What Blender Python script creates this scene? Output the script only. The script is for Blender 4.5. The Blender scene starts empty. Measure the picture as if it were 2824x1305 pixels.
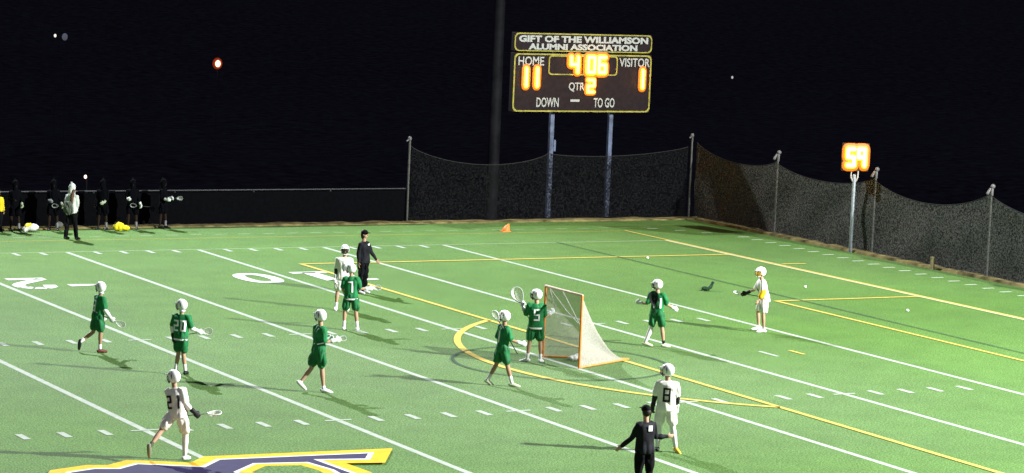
import bpy, bmesh, math, random
from mathutils import Vector, Matrix, noise
from mathutils.bvhtree import BVHTree
random.seed(7)
S = bpy.context.scene
COL = S.collection
R = math.radians

# ------------------------------------------------------------ camera
cam_d = bpy.data.cameras.new('camera'); cam = bpy.data.objects.new('camera', cam_d); COL.objects.link(cam)
S.camera = cam
YAW, PITCH, ROLL = 0.50510, -0.10890, 0.04210
fw = Vector((math.sin(YAW)*math.cos(PITCH), math.cos(YAW)*math.cos(PITCH), math.sin(PITCH)))
rt = fw.cross(Vector((0, 0, 1))).normalized(); up = rt.cross(fw)
rt2 = math.cos(ROLL)*rt + math.sin(ROLL)*up; up2 = -math.sin(ROLL)*rt + math.cos(ROLL)*up
cam.matrix_world = Matrix(((rt2.x, up2.x, -fw.x, -35.8415), (rt2.y, up2.y, -fw.y, -61.9569), (rt2.z, up2.z, -fw.z, 11.0323), (0, 0, 0, 1)))
cam_d.sensor_fit = 'HORIZONTAL'; cam_d.sensor_width = 36; cam_d.lens = 36*2819.76/1024
cam_d.clip_start = 0.5; cam_d.clip_end = 5000

# ------------------------------------------------------------ world: clear night sky
W = bpy.data.worlds.new('World'); S.world = W; W.use_nodes = True
bg = W.node_tree.nodes['Background']; bg.inputs[0].default_value = (0.50, 0.52, 0.88, 1); bg.inputs[1].default_value = 0.10
S.view_settings.view_transform = 'Standard'; S.view_settings.look = 'None'
S.view_settings.exposure = 0.28; S.view_settings.gamma = 1.0

# ------------------------------------------------------------ stadium floodlights (on poles outside the frame)
def flood(name, loc, aim, power, cone, radius=1.1, color=(1.0, 0.985, 0.95), blend=0.5):
    l = bpy.data.lights.new(name, 'SPOT'); l.energy = power; l.color = color
    l.spot_size = R(cone); l.spot_blend = blend; l.shadow_soft_size = radius
    o = bpy.data.objects.new(name, l); COL.objects.link(o); o.location = loc
    o.rotation_euler = (Vector(aim)-Vector(loc)).to_track_quat('-Z', 'Y').to_euler()
    return o
flood('floodlight', (32, -35, 29), (-5, 6, 0), 400000, 100, 0.8, (0.95, 0.985, 0.94), 0.7)
flood('floodlight', (-5.5, 62, 40), (4, -3, 0), 355000, 66, 0.7, (0.95, 1.0, 1.0), 1.0)
flood('floodlight', (-46, -44, 28), (10, 14, 0), 6000, 70, 2.0, (1.0, 1.0, 0.96), 0.5)

# ------------------------------------------------------------ materials
MATS = {}
def mat(name, col, rough=0.8, metal=0.0, emit=None, estr=0.0, alpha=None, var=0.0, vscale=8.0, spec=0.3, bump=0.0):
    if name in MATS: return MATS[name]
    m = bpy.data.materials.new(name); m.use_nodes = True; MATS[name] = m
    nt = m.node_tree; b = nt.nodes['Principled BSDF']
    b.inputs['Roughness'].default_value = rough; b.inputs['Metallic'].default_value = metal
    b.inputs['Specular IOR Level'].default_value = spec
    b.inputs['Base Color'].default_value = (*col, 1)
    tc = nt.nodes.new('ShaderNodeTexCoord')
    n = nt.nodes.new('ShaderNodeTexNoise'); n.inputs['Scale'].default_value = vscale; n.inputs['Detail'].default_value = 5
    nt.links.new(tc.outputs['Object'], n.inputs['Vector'])
    if var > 0:
        r = nt.nodes.new('ShaderNodeMapRange'); r.inputs[1].default_value = 0.3; r.inputs[2].default_value = 0.7
        r.inputs[3].default_value = 1-var; r.inputs[4].default_value = 1+var
        nt.links.new(n.outputs['Fac'], r.inputs[0])
        mx = nt.nodes.new('ShaderNodeVectorMath'); mx.operation = 'SCALE'; mx.inputs[0].default_value = col
        nt.links.new(r.outputs[0], mx.inputs['Scale']); nt.links.new(mx.outputs[0], b.inputs['Base Color'])
    if bump > 0:
        bp = nt.nodes.new('ShaderNodeBump'); bp.inputs['Strength'].default_value = bump; bp.inputs['Distance'].default_value = 0.02
        nt.links.new(n.outputs['Fac'], bp.inputs['Height']); nt.links.new(bp.outputs[0], b.inputs['Normal'])
    if emit:
        b.inputs['Emission Color'].default_value = (*emit, 1); b.inputs['Emission Strength'].default_value = estr
    if alpha is not None:
        b.inputs['Alpha'].default_value = alpha
    return m

def turf_mat():
    m = bpy.data.materials.new('turf'); m.use_nodes = True; nt = m.node_tree; b = nt.nodes['Principled BSDF']
    b.inputs['Roughness'].default_value = 0.85; b.inputs['Specular IOR Level'].default_value = 0.15
    tc = nt.nodes.new('ShaderNodeTexCoord')
    def nz(sc, det, rough=0.6):
        n = nt.nodes.new('ShaderNodeTexNoise'); n.inputs['Scale'].default_value = sc; n.inputs['Detail'].default_value = det
        n.inputs['Roughness'].default_value = rough; nt.links.new(tc.outputs['Object'], n.inputs['Vector']); return n
    def mr(src, a, c, lo=0.3, hi=0.7):
        r = nt.nodes.new('ShaderNodeMapRange'); r.inputs[1].default_value = lo; r.inputs[2].default_value = hi
        r.inputs[3].default_value = a; r.inputs[4].default_value = c; nt.links.new(src, r.inputs[0]); return r.outputs[0]
    def mul(a, b_):
        q = nt.nodes.new('ShaderNodeMath'); q.operation = 'MULTIPLY'; nt.links.new(a, q.inputs[0]); nt.links.new(b_, q.inputs[1]); return q.outputs[0]
    fine = mul(mr(nz(26, 1.5, 0.6).outputs['Fac'], 0.50, 1.50, 0.38, 0.62), mr(nz(9, 3, 0.7).outputs['Fac'], 0.84, 1.16))
    midn = mr(nz(1.1, 4).outputs['Fac'], 0.90, 1.10)
    big = mr(nz(0.12, 3).outputs['Fac'], 0.88, 1.12)
    f = mul(mul(fine, midn), big)
    # turf rolls: 15 ft wide strips with slightly different pile
    ck = nt.nodes.new('ShaderNodeMixRGB'); ck.inputs[1].default_value = (0.070, 0.147, 0.028, 1); ck.inputs[2].default_value = (0.075, 0.147, 0.041, 1)
    nt.links.new(mr(nz(0.045, 2).outputs['Fac'], 0, 1, 0.35, 0.65), ck.inputs[0])
    # worn, greyer pile around the crease where play concentrates
    ds = nt.nodes.new('ShaderNodeVectorMath'); ds.operation = 'DISTANCE'; ds.inputs[1].default_value = (-2.5, -2.5, 0)
    nt.links.new(tc.outputs['Object'], ds.inputs[0])
    wr = mul(mr(ds.outputs['Value'], 0.85, 0.0, 2.0, 13.0), mr(nz(0.35, 5).outputs['Fac'], 0.35, 1.0))
    ck2 = nt.nodes.new('ShaderNodeMixRGB'); ck2.inputs[2].default_value = (0.102, 0.160, 0.070, 1)
    nt.links.new(wr, ck2.inputs[0]); nt.links.new(ck.outputs[0], ck2.inputs[1])
    mx = nt.nodes.new('ShaderNodeVectorMath'); mx.operation = 'SCALE'
    nt.links.new(ck2.outputs[0], mx.inputs[0]); nt.links.new(f, mx.inputs['Scale']); nt.links.new(mx.outputs[0], b.inputs['Base Color'])
    bp = nt.nodes.new('ShaderNodeBump'); bp.inputs['Strength'].default_value = 0.35; bp.inputs['Distance'].default_value = 0.02
    nt.links.new(nz(40, 3).outputs['Fac'], bp.inputs['Height']); nt.links.new(bp.outputs[0], b.inputs['Normal'])
    return m
def paint_mat(name, col, cover=0.9, lo=0.15):
    """turf paint: worn through here and there to the pile below (holes transparent)"""
    m = bpy.data.materials.new(name); m.use_nodes = True; nt = m.node_tree; b = nt.nodes['Principled BSDF']
    b.inputs['Roughness'].default_value = 0.85; b.inputs['Specular IOR Level'].default_value = 0.15
    tc = nt.nodes.new('ShaderNodeTexCoord')
    n = nt.nodes.new('ShaderNodeTexNoise'); n.inputs['Scale'].default_value = 14; n.inputs['Detail'].default_value = 6; n.inputs['Roughness'].default_value = 0.75
    nt.links.new(tc.outputs['Object'], n.inputs['Vector'])
    r = nt.nodes.new('ShaderNodeMapRange'); r.inputs[1].default_value = 0.3; r.inputs[2].default_value = 0.7
    r.inputs[3].default_value = cover-lo; r.inputs[4].default_value = min(1, cover+lo)
    nt.links.new(n.outputs['Fac'], r.inputs[0]); nt.links.new(r.outputs[0], b.inputs['Alpha'])
    n2 = nt.nodes.new('ShaderNodeTexNoise'); n2.inputs['Scale'].default_value = 5
    nt.links.new(tc.outputs['Object'], n2.inputs['Vector'])
    r2 = nt.nodes.new('ShaderNodeMapRange'); r2.inputs[1].default_value = 0.3; r2.inputs[2].default_value = 0.7
    r2.inputs[3].default_value = 0.85; r2.inputs[4].default_value = 1.1; nt.links.new(n2.outputs['Fac'], r2.inputs[0])
    mx = nt.nodes.new('ShaderNodeVectorMath'); mx.operation = 'SCALE'; mx.inputs[0].default_value = col
    nt.links.new(r2.outputs[0], mx.inputs['Scale']); nt.links.new(mx.outputs[0], b.inputs['Base Color'])
    return m
def mesh_fabric(name, col, cover, scale, var=0.5):
    """knotted netting: threads cover part of every patch, the rest is open air"""
    m = bpy.data.materials.new(name); m.use_nodes = True; nt = m.node_tree; b = nt.nodes['Principled BSDF']
    b.inputs['Base Color'].default_value = (*col, 1); b.inputs['Roughness'].default_value = 0.9; b.inputs['Specular IOR Level'].default_value = 0.1
    tc = nt.nodes.new('ShaderNodeTexCoord')
    n = nt.nodes.new('ShaderNodeTexNoise'); n.inputs['Scale'].default_value = scale; n.inputs['Detail'].default_value = 1.5; n.inputs['Roughness'].default_value = 0.7
    nt.links.new(tc.outputs['Object'], n.inputs['Vector'])
    r = nt.nodes.new('ShaderNodeMapRange'); r.inputs[1].default_value = 0.38; r.inputs[2].default_value = 0.62
    r.inputs[3].default_value = cover*(1-var); r.inputs[4].default_value = min(1, cover*(1+var))
    nt.links.new(n.outputs['Fac'], r.inputs[0]); nt.links.new(r.outputs[0], b.inputs['Alpha'])
    m.node_tree.nodes['Principled BSDF'].inputs['Subsurface Weight'].default_value = 0
    return m

TURF = turf_mat()
P_WHITE = paint_mat('white_turf_paint', (0.36, 0.40, 0.355), 0.88)
P_FAINT = paint_mat('faded_white_turf_paint', (0.45, 0.52, 0.40), 0.30, 0.2)
P_YEL = paint_mat('yellow_turf_paint', (0.52, 0.385, 0.085), 0.88)
P_YELF = paint_mat('faded_yellow_turf_paint', (0.42, 0.33, 0.05), 0.45, 0.25)
P_NAVYF = paint_mat('faded_navy_turf_paint', (0.022, 0.04, 0.042), 0.62, 0.35)
P_GOLD = paint_mat('gold_turf_paint', (0.62, 0.36, 0.008), 0.97, 0.03)
P_LOGOW = paint_mat('bright_white_turf_paint', (0.60, 0.60, 0.58), 0.97, 0.03)
P_NAVY = paint_mat('navy_turf_paint', (0.026, 0.021, 0.074), 0.98, 0.02)

GREEN = mat('green_jersey_cloth', (0.007, 0.155, 0.045), 0.7, var=0.25, vscale=6)
GREEN2 = mat('green_shorts_cloth', (0.006, 0.120, 0.034), 0.65, var=0.3, vscale=7)
WHITE = mat('white_jersey_cloth', (0.76, 0.73, 0.69), 0.8, var=0.06, vscale=5)
WHITE2 = mat('white_tights_cloth', (0.72, 0.70, 0.71), 0.8)
SKIN = mat('skin', (0.42, 0.25, 0.17), 0.6, var=0.08, vscale=9)
SKIN2 = mat('tanned_skin', (0.34, 0.19, 0.12), 0.6, var=0.08, vscale=9)
BLACK = mat('black_cloth', (0.0035, 0.0035, 0.005), 0.85, var=0.3, spec=0.1)
NAVYC = mat('dark_navy_jacket_cloth', (0.0075, 0.0075, 0.0115), 0.75, var=0.5, vscale=5, spec=0.15)
HELW = mat('white_helmet_plastic', (0.84, 0.84, 0.85), 0.3, spec=0.5)
WIRE = mat('dark_wire', (0.02, 0.02, 0.02), 0.5)
NUMW = mat('white_number_print', (0.75, 0.75, 0.75), 0.8)
NUMB = mat('black_number_print', (0.012, 0.010, 0.010), 0.8)
SHOEW = mat('white_shoe_leather', (0.70, 0.70, 0.70), 0.6)
SHOEB = mat('black_shoe_leather', (0.006, 0.006, 0.008), 0.6)
SHOEY = mat('yellow_shoe_leather', (0.62, 0.44, 0.05), 0.6)
SOCKW = mat('white_sock_cloth', (0.72, 0.72, 0.72), 0.9)
GLOVEW = mat('white_glove_leather', (0.54, 0.57, 0.54), 0.7)
GLOVEB = mat('black_glove_leather', (0.008, 0.008, 0.010), 0.7)
YELC = mat('yellow_sleeve_cloth', (0.72, 0.40, 0.006), 0.8)
HAIRM = mat('dark_brown_hair', (0.02, 0.012, 0.008), 0.6)
HAIRB = mat('brown_hair', (0.09, 0.045, 0.022), 0.6)
STEELB = mat('blued_galvanised_steel', (0.08, 0.095, 0.15), 0.5, metal=0.3, var=0.5, vscale=3)
ORANGE = mat('orange_painted_pipe', (0.60, 0.22, 0.06), 0.45, var=0.15)
PEACH = mat('worn_pipe_paint', (0.62, 0.46, 0.36), 0.6, var=0.2)
SHAFTM = mat('alloy_shaft', (0.16, 0.17, 0.17), 0.4, metal=0.4)
SHAFTD = mat('dark_composite_shaft', (0.01, 0.015, 0.012), 0.5)
HEADP = mat('pale_nylon_head', (0.30, 0.34, 0.29), 0.5)
POCKET = mesh_fabric('pocket_mesh', (0.60, 0.60, 0.55), 0.55, 30)
POCKETD = mesh_fabric('dark_pocket_mesh', (0.006, 0.006, 0.007), 0.95, 30, 0.05)

# ------------------------------------------------------------ mesh helpers
def link(name, me, m=None, parent=None):
    o = bpy.data.objects.new(name, me); COL.objects.link(o)
    if m is not None:
        for mm in (m if isinstance(m, (list, tuple)) else [m]): me.materials.append(mm)
    if parent is not None: o.parent = parent
    return o
def tag(o, label=None, cat=None, group=None, kind=None):
    if label: o['label'] = label
    if cat: o['category'] = cat
    if group: o['group'] = group
    if kind: o['kind'] = kind
    return o
def empty(name, loc, label, cat, group=None):
    o = bpy.data.objects.new(name, None); COL.objects.link(o); o.location = loc; o.empty_display_size = 0.2
    return tag(o, label, cat, group)
class MB:
    def __init__(s): s.v = []; s.f = []
    def add(s, vs, fs):
        b = len(s.v); s.v += [tuple(x) for x in vs]; s.f += [tuple(b+i for i in f) for f in fs]; return s
    def tube(s, pts, rad, n=10, cap=True, flat=None):
        """round tube with hemispherical-ish caps through pts; rad scalar/list; flat=(axis vec, factor)"""
        pts = [Vector(p) for p in pts]
        if not isinstance(rad, (list, tuple)): rad = [rad]*len(pts)
        rings = []
        t0 = (pts[1]-pts[0]).normalized(); t1 = (pts[-1]-pts[-2]).normalized()
        seq = []
        if cap: seq += [(pts[0]-t0*rad[0]*.9, rad[0]*.35), (pts[0]-t0*rad[0]*.6, rad[0]*.78)]
        seq += list(zip(pts, rad))
        if cap: seq += [(pts[-1]+t1*rad[-1]*.6, rad[-1]*.78), (pts[-1]+t1*rad[-1]*.9, rad[-1]*.35)]
        ref = Vector((0, 0, 1)) if abs(t0.z) < .9 else Vector((1, 0, 0))
        if flat: ref = Vector(flat[0])
        prev = None
        for i, (p, r) in enumerate(seq):
            a = seq[max(0, i-1)][0]; b = seq[min(len(seq)-1, i+1)][0]; t = (b-a).normalized()
            u = (ref-t*ref.dot(t)) if prev is None or flat else (prev-t*prev.dot(t))
            if u.length < 1e-4: u = t.orthogonal()
            u.normalize(); prev = u; w = t.cross(u)
            fu = flat[1] if flat else 1.0
            rings.append([p+(u*math.cos(2*math.pi*k/n)*fu+w*math.sin(2*math.pi*k/n))*r for k in range(n)])
        b = len(s.v)
        for rg in rings: s.v += [tuple(x) for x in rg]
        for i in range(len(rings)-1):
            for k in range(n):
                s.f.append((b+i*n+k, b+i*n+(k+1) % n, b+(i+1)*n+(k+1) % n, b+(i+1)*n+k))
        s.f.append(tuple(b+k for k in reversed(range(n)))); e = b+(len(rings)-1)*n
        s.f.append(tuple(e+k for k in range(n))); return s
    def ell(s, c, ax, n=12, m=8):
        """ellipsoid, ax = three axis vectors already scaled"""
        c = Vector(c); X, Y, Z = [Vector(a) for a in ax]; b = len(s.v)
        s.v.append(tuple(c-Z))
        for i in range(1, m):
            th = math.pi*i/m
            for k in range(n):
                ph = 2*math.pi*k/n
                s.v.append(tuple(c+(X*math.cos(ph)+Y*math.sin(ph))*math.sin(th)-Z*math.cos(th)))
        s.v.append(tuple(c+Z)); top = len(s.v)-1
        for k in range(n):
            s.f.append((b, b+1+(k+1) % n, b+1+k)); q = b+1+(m-2)*n
            s.f.append((q+k, q+(k+1) % n, top))
        for i in range(m-2):
            for k in range(n):
                s.f.append((b+1+i*n+k, b+1+i*n+(k+1) % n, b+1+(i+1)*n+(k+1) % n, b+1+(i+1)*n+k))
        return s
    def loft(s, rings):
        """closed-end loft of equal-length rings"""
        n = len(rings[0]); b = len(s.v)
        for rg in rings: s.v += [tuple(x) for x in rg]
        for i in range(len(rings)-1):
            for k in range(n): s.f.append((b+i*n+k, b+i*n+(k+1) % n, b+(i+1)*n+(k+1) % n, b+(i+1)*n+k))
        s.f.append(tuple(b+k for k in reversed(range(n)))); e = b+(len(rings)-1)*n
        s.f.append(tuple(e+k for k in range(n))); return s
    def box(s, c, h, M=None):
        c = Vector(c); vs = []
        for x in (-1, 1):
            for y in (-1, 1):
                for z in (-1, 1):
                    d = Vector((x*h[0], y*h[1], z*h[2])); vs.append(c+(M @ d if M else d))
        return s.add(vs, [(0, 1, 3, 2), (4, 6, 7, 5), (0, 4, 5, 1), (2, 3, 7, 6), (0, 2, 6, 4), (1, 5, 7, 3)])
    def quad(s, a, b, c, d): return s.add([a, b, c, d], [(0, 1, 2, 3)])
    def mesh(s, name='m', smooth=False):
        me = bpy.data.meshes.new(name); me.from_pydata(s.v, [], s.f); me.update()
        if smooth:
            for p in me.polygons: p.use_smooth = True
        return me
    def build(s, name, m, parent=None, smooth=False, bevel=0.0):
        me = s.mesh(name, smooth)
        o = link(name, me, m, parent)
        if bevel: 
            b = o.modifiers.new('b', 'BEVEL'); b.width = bevel; b.segments = 2; b.limit_method = 'ANGLE'
        return o
def remesh(mb, voxel, smooth=4, disp=0.0, freq=7.0, seed=0.0):
    """overlapping volumes -> one continuous skin"""
    me = mb.mesh('tmp'); o = bpy.data.objects.new('tmp', me); COL.objects.link(o)
    r = o.modifiers.new('r', 'REMESH'); r.mode = 'VOXEL'; r.voxel_size = voxel; r.use_smooth_shade = True
    if smooth:
        q = o.modifiers.new('s', 'SMOOTH'); q.factor = 0.5; q.iterations = smooth
    dg = bpy.context.evaluated_depsgraph_get()
    out = bpy.data.meshes.new_from_object(o.evaluated_get(dg))
    bpy.data.objects.remove(o); bpy.data.meshes.remove(me)
    if disp:
        ns = [v.normal.copy() for v in out.vertices]
        for v, n in zip(out.vertices, ns):
            p = Vector((v.co.x*freq+seed, v.co.y*freq, v.co.z*freq*0.45))
            v.co += n*disp*(abs(noise.noise(p))*2-0.35)
    for p in out.polygons: p.use_smooth = True
    out.update()
    return out

# ============================================================ THE FIELD
YD = 0.9144
def wx(X): return (10-X)*YD            # X = yard line number; lacrosse goal stands on the 10
def sheet(name, pts_list, m, z):
    mb = MB()
    for pts in pts_list: mb.add([(p[0], p[1], z) for p in pts], [tuple(range(len(pts)))])
    return tag(mb.build(name, m), kind='structure')
# turf and surroundings
mb = MB(); 
nx, ny = 26, 26
sheet('turf_field', [[(-70, -60), (23.35, -60), (23.35, 30.75), (-70, 30.75)]], TURF, 0.0)
# dark country falling away behind the fences
G = MB(); xs = [-900, -400, -160, -70, -30, 0, 12, 23.4, 24.4, 30, 45, 70, 110, 180, 300, 600, 1500]; ys = [-900, -300, -60, 0, 30.8, 31.7, 40, 55, 75, 110, 160, 240, 400, 700, 1600]
def gz(x, y):
    d = max(y-31.6, x-24.3, 0); z = -0.02-min(d*0.55, 17)-max(0, min(d, 300)-120)*0.012+max(0, d-330)*0.075
    return z
xs2 = [a+(b-a)*t/5 for a, b in zip(xs, xs[1:]) for t in range(5)]+[xs[-1]]; ys2 = [a+(b-a)*t/5 for a, b in zip(ys, ys[1:]) for t in range(5)]+[ys[-1]]
vs = [(x, y, gz(x, y)+(noise.noise(Vector((x*.03, y*.03, 0)))*2.5 if max(y-50, x-50) > 0 else 0)) for y in ys2 for x in xs2]; nX = len(xs2)
fs = [(j*nX+i, j*nX+i+1, (j+1)*nX+i+1, (j+1)*nX+i) for j in range(len(ys2)-1) for i in range(nX-1)]
G.add(vs, fs); tag(G.build('terrain', mat('dark_scrub_ground', (0.026, 0.025, 0.027), 0.95, var=0.75, vscale=0.7, spec=0.05), smooth=True), kind='structure')
# curb: low timber/earth edge at the foot of the fences
EDGE = mat('straw_and_dirt_edge', (0.145, 0.120, 0.050), 0.95, var=0.7, vscale=2.2, spec=0.1)
cb = MB()
def ridge(a, b, w, h, n):
    a = Vector(a); b = Vector(b); t = (b-a).normalized(); s = Vector((-t.y, t.x, 0)); rings = []
    for i in range(n+1):
        p = a+(b-a)*i/n; hh = h*(0.75+0.5*noise.noise(p*1.7)); ww = w*(0.9+0.4*noise.noise(p*1.1+Vector((5, 0, 0))))
        rings.append([p-s*ww+Vector((0, 0, -.05)), p-s*ww*.7+Vector((0, 0, hh)), p+s*ww*.7+Vector((0, 0, hh*1.1)), p+s*ww+Vector((0, 0, -.05))])
    cb.loft(rings)
ridge((-70, 30.92, 0), (23.6, 30.92, 0), 0.46, 0.07, 500)
ridge((23.62, 31.0, 0), (23.62, -60, 0), 0.26, 0.10, 420)
tag(cb.build('curb', EDGE), kind='structure')

Z1, Z2, Z3 = 0.004, 0.008, 0.012
lw = 0.082
HY = 6.5*YD*1.0
whites = []
SL = 53.333/2*YD
for X in (0, 5, 10, 15, 20, 25, 30, 35, 40, 45):
    x = wx(X); whites.append([(x-lw, -SL), (x+lw, -SL), (x+lw, SL-.1), (x-lw, SL-.1)])
ticks = []
for k in range(1, 45):
    if k % 5 == 0: 
        for yy in (-6.62*YD, 6.62*YD): ticks.append([(wx(k)-.32, yy-.05), (wx(k)+.32, yy-.05), (wx(k)+.32, yy+.05), (wx(k)-.32, yy+.05)])
        continue
    x = wx(k)
    for (a, b) in ((SL-.75, SL-.12), (6.67*YD-.3, 6.67*YD+.3), (-6.67*YD-.3, -6.67*YD+.3), (-SL+.1, -SL+.75)):
        ticks.append([(x-.08, a), (x+.08, a), (x+.08, b), (x-.08, b)])
ticks.append([(wx(3)-.06, -.45), (wx(3)+.06, -.45), (wx(3)+.06, .45), (wx(3)-.06, .45)])
sheet('yard_lines', whites, P_WHITE, Z1)
sheet('hash_marks', ticks, P_WHITE, Z2+.001)
# faded sideline and restraining ticks
fad = [[(-60, SL-.06), (wx(-10), SL-.06), (wx(-10), SL+.06), (-60, SL+.06)]]
for k in range(0, 90):
    x = 19.9-k*YD
    fad.append([(x-.22, 28.36), (x+.22, 28.36), (x+.22, 28.48), (x-.22, 28.48)])
sheet('sideline', fad, P_FAINT, Z1)
td = []
for k in range(-6, 22):
    y = 19.54-k*.906-.0
    td.append([(21.80, y-.07), (22.28, y-.07), (22.28, y+.07), (21.80, y+.07)])
for x, y in ((21.3, 26.4), (20.7, 27.3), (19.9, 28.0)): td.append([(x-.2, y-.07), (x+.25, y-.07), (x+.25, y+.07), (x-.2, y+.07)])
sheet('restraining_marks', td, paint_mat('thin_white_turf_paint', (0.48, 0.55, 0.46), 0.62, 0.2), Z1)
# end line: white with a yellow lacrosse line hugging it, sidelines yellow
xe = wx(-10)
sheet('end_line', [[(xe-.10, -SL), (xe+.04, -SL), (xe+.04, SL), (xe-.10, SL)]], paint_mat('cream_turf_paint', (0.50, 0.46, 0.27), 0.88), Z3)
yl = []
def ln(a, b, w=0.075):
    a = Vector((*a, 0)); b = Vector((*b, 0)); t = (b-a).normalized(); s = Vector((-t.y, t.x, 0))*w
    return [(a-s)[:2], (b-s)[:2], (b+s)[:2], (a+s)[:2]]
yl += [ln((xe+.10, 30*YD), (xe+.10, -30*YD), .055)]
x8, x4 = wx(8), wx(-4)
yl += [ln((x8, 22*YD+.05), (x8, -22*YD-.05), .08), ln((x8+.06, 22*YD), (xe-.1, 22*YD), .08), ln((x8+.06, -22*YD), (xe-.1, -22*YD), .08)]
yl += [ln((x4, 10*YD+.05), (x4, -10*YD-.05)), ln((x4+.06, 10*YD), (xe-.1, 10*YD)), ln((x4+.06, -10*YD), (xe-.1, -10*YD))]
yl += [ln((xe+.3, 17.35), (xe+1.25, 17.30))]
# the D: two rings of an arc of radius 10 yd about the penalty mark
cx = wx(2); Rr = 10*YD; a0 = math.acos((8-2)/10.); seg = 48
for i in range(seg):
    t1 = -a0+2*a0*i/seg; t2 = -a0+2*a0*(i+1)/seg
    yl.append([(cx-(Rr+s)*math.cos(t), (Rr+s)*math.sin(t)) for t, s in ((t1, -.095), (t2, -.095), (t2, .095), (t1, .095))])
yl.append(ln((wx(2), -.35), (wx(2), .35), .06))
sheet('soccer_lines', yl, P_YEL, Z2+.008)
sheet('lacrosse_sideline', [ln((-60, 30*YD), (xe, 30*YD), .055)], P_YELF, Z1)
# lacrosse crease and end line in faded navy
nv = []
for i in range(64):
    t1, t2 = math.tau*i/64, math.tau*(i+1)/64; r0, r1 = 2.78-.05, 2.78+.05
    nv.append([(r*math.cos(t), r*math.sin(t)) for t, r in ((t1, r0), (t2, r0), (t2, r1), (t1, r1))])
nv += [ln((wx(-5), -SL), (wx(-5), SL), .045)]
sheet('crease_marking', nv, P_NAVYF, Z3+.01)
# yard numbers, read from the far stand
num = []
def poly_ring(cx, cy, rx, ry, w, n=28):
    out = []
    for i in range(n):
        a, b = math.tau*i/n, math.tau*(i+1)/n
        f = lambda t, k: (cx+(rx-k*w)*math.copysign(abs(math.cos(t))**.8, math.cos(t)), cy+(ry-k*w*1.0)*math.copysign(abs(math.sin(t))**.9, math.sin(t)))
        out.append([f(a, 0), f(b, 0), f(b, 1), f(a, 1)])
    return out
num += poly_ring(-0.98, 17.1, .66, 1.14, .38)
num += [[(.92, 16.2), (1.40, 16.2), (1.40, 18.15), (.92, 18.15)], [(.55, 17.92), (1.80, 17.92), (1.80, 18.26), (.55, 18.26)], [(.98, 16.2), (1.34, 16.2), (1.72, 16.52), (1.72, 16.78)]]
num += [[(1.75, 16.0), (1.75, 16.45), (2.7, 16.32), (2.7, 16.12)], [(-7.28, 16.32), (-7.28, 16.78), (-6.3, 16.66), (-6.3, 16.46)]]
num += poly_ring(-10.2, 17.1, .66, 1.14, .38)
def strip(pts, w):
    return [ln(pts[i], pts[i+1], w) for i in range(len(pts)-1)]
# a 2 turned half round
two = [(-7.5, 18.15), (-8.68, 18.15)], [(-7.6, 18.08), (-8.55, 17.2), (-8.78, 16.8), (-8.74, 16.4), (-8.5, 16.16), (-8.15, 16.12), (-7.9, 16.32), (-7.84, 16.75)]
for pl in two: num += strip(pl, .19)
sheet('yard_numbers', num, paint_mat('number_turf_paint', (0.58, 0.60, 0.58), 0.95, 0.05), Z2+.002)
# centre-field block letter, most of it below the picture
gold = [(-17.6, -10.6), (-17.16, -9.80), (-16.3, -9.50), (-15.90, -9.62), (-15.33, -9.22), (-14.22, -9.86), (-13.72, -9.32), (-9.55, -9.60), (-10.40, -10.98), (-11.20, -10.80), (-11.12, -11.80), (-11.6, -15.5), (-15.5, -15.8), (-16.6, -13.5), (-17.4, -12.5)]
def inset(poly, d):
    n = len(poly); out = []
    for i in range(n):
        p0, p1, p2 = Vector(poly[i-1]), Vector(poly[i]), Vector(poly[(i+1) % n])
        t1 = (p1-p0).normalized(); t2 = (p2-p1).normalized(); n1 = Vector((t1.y, -t1.x)); n2 = Vector((t2.y, -t2.x))
        b = (n1+n2); b.normalize(); k = d/max(.45, b.dot(n1)); out.append(tuple(p1+b*k))
    return out
def tri_sheet(name, poly, m, z):
    from mathutils.geometry import tessellate_polygon
    t = tessellate_polygon([[Vector((p[0], p[1], 0)) for p in poly]])
    mb = MB(); mb.add([(p[0], p[1], z) for p in poly], t); o = mb.build(name, m)
    bm = bmesh.new(); bm.from_mesh(o.data)
    for f in bm.faces:
        if f.normal.z < 0: f.normal_flip()
    bm.to_mesh(o.data); return tag(o, kind='structure')
tri_sheet('logo_gold_edge', gold, P_GOLD, Z3+.030)
tri_sheet('logo_white_edge', inset(gold, .33), P_LOGOW, Z3+.034)
tri_sheet('logo_navy_field', inset(gold, .44), P_NAVY, Z3+.038)
hole = [(-13.80, -11.05), (-13.05, -10.32), (-11.93, -10.52), (-11.75, -11.4), (-12.0, -14), (-13.6, -14)]
tri_sheet('logo_white_edge', hole, P_LOGOW, Z3+.042)
tri_sheet('logo_gold_edge', inset(hole, .10), P_GOLD, Z3+.046)
tri_sheet('logo_turf_gap', inset(hole, .34), TURF, Z3+.050)

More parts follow.
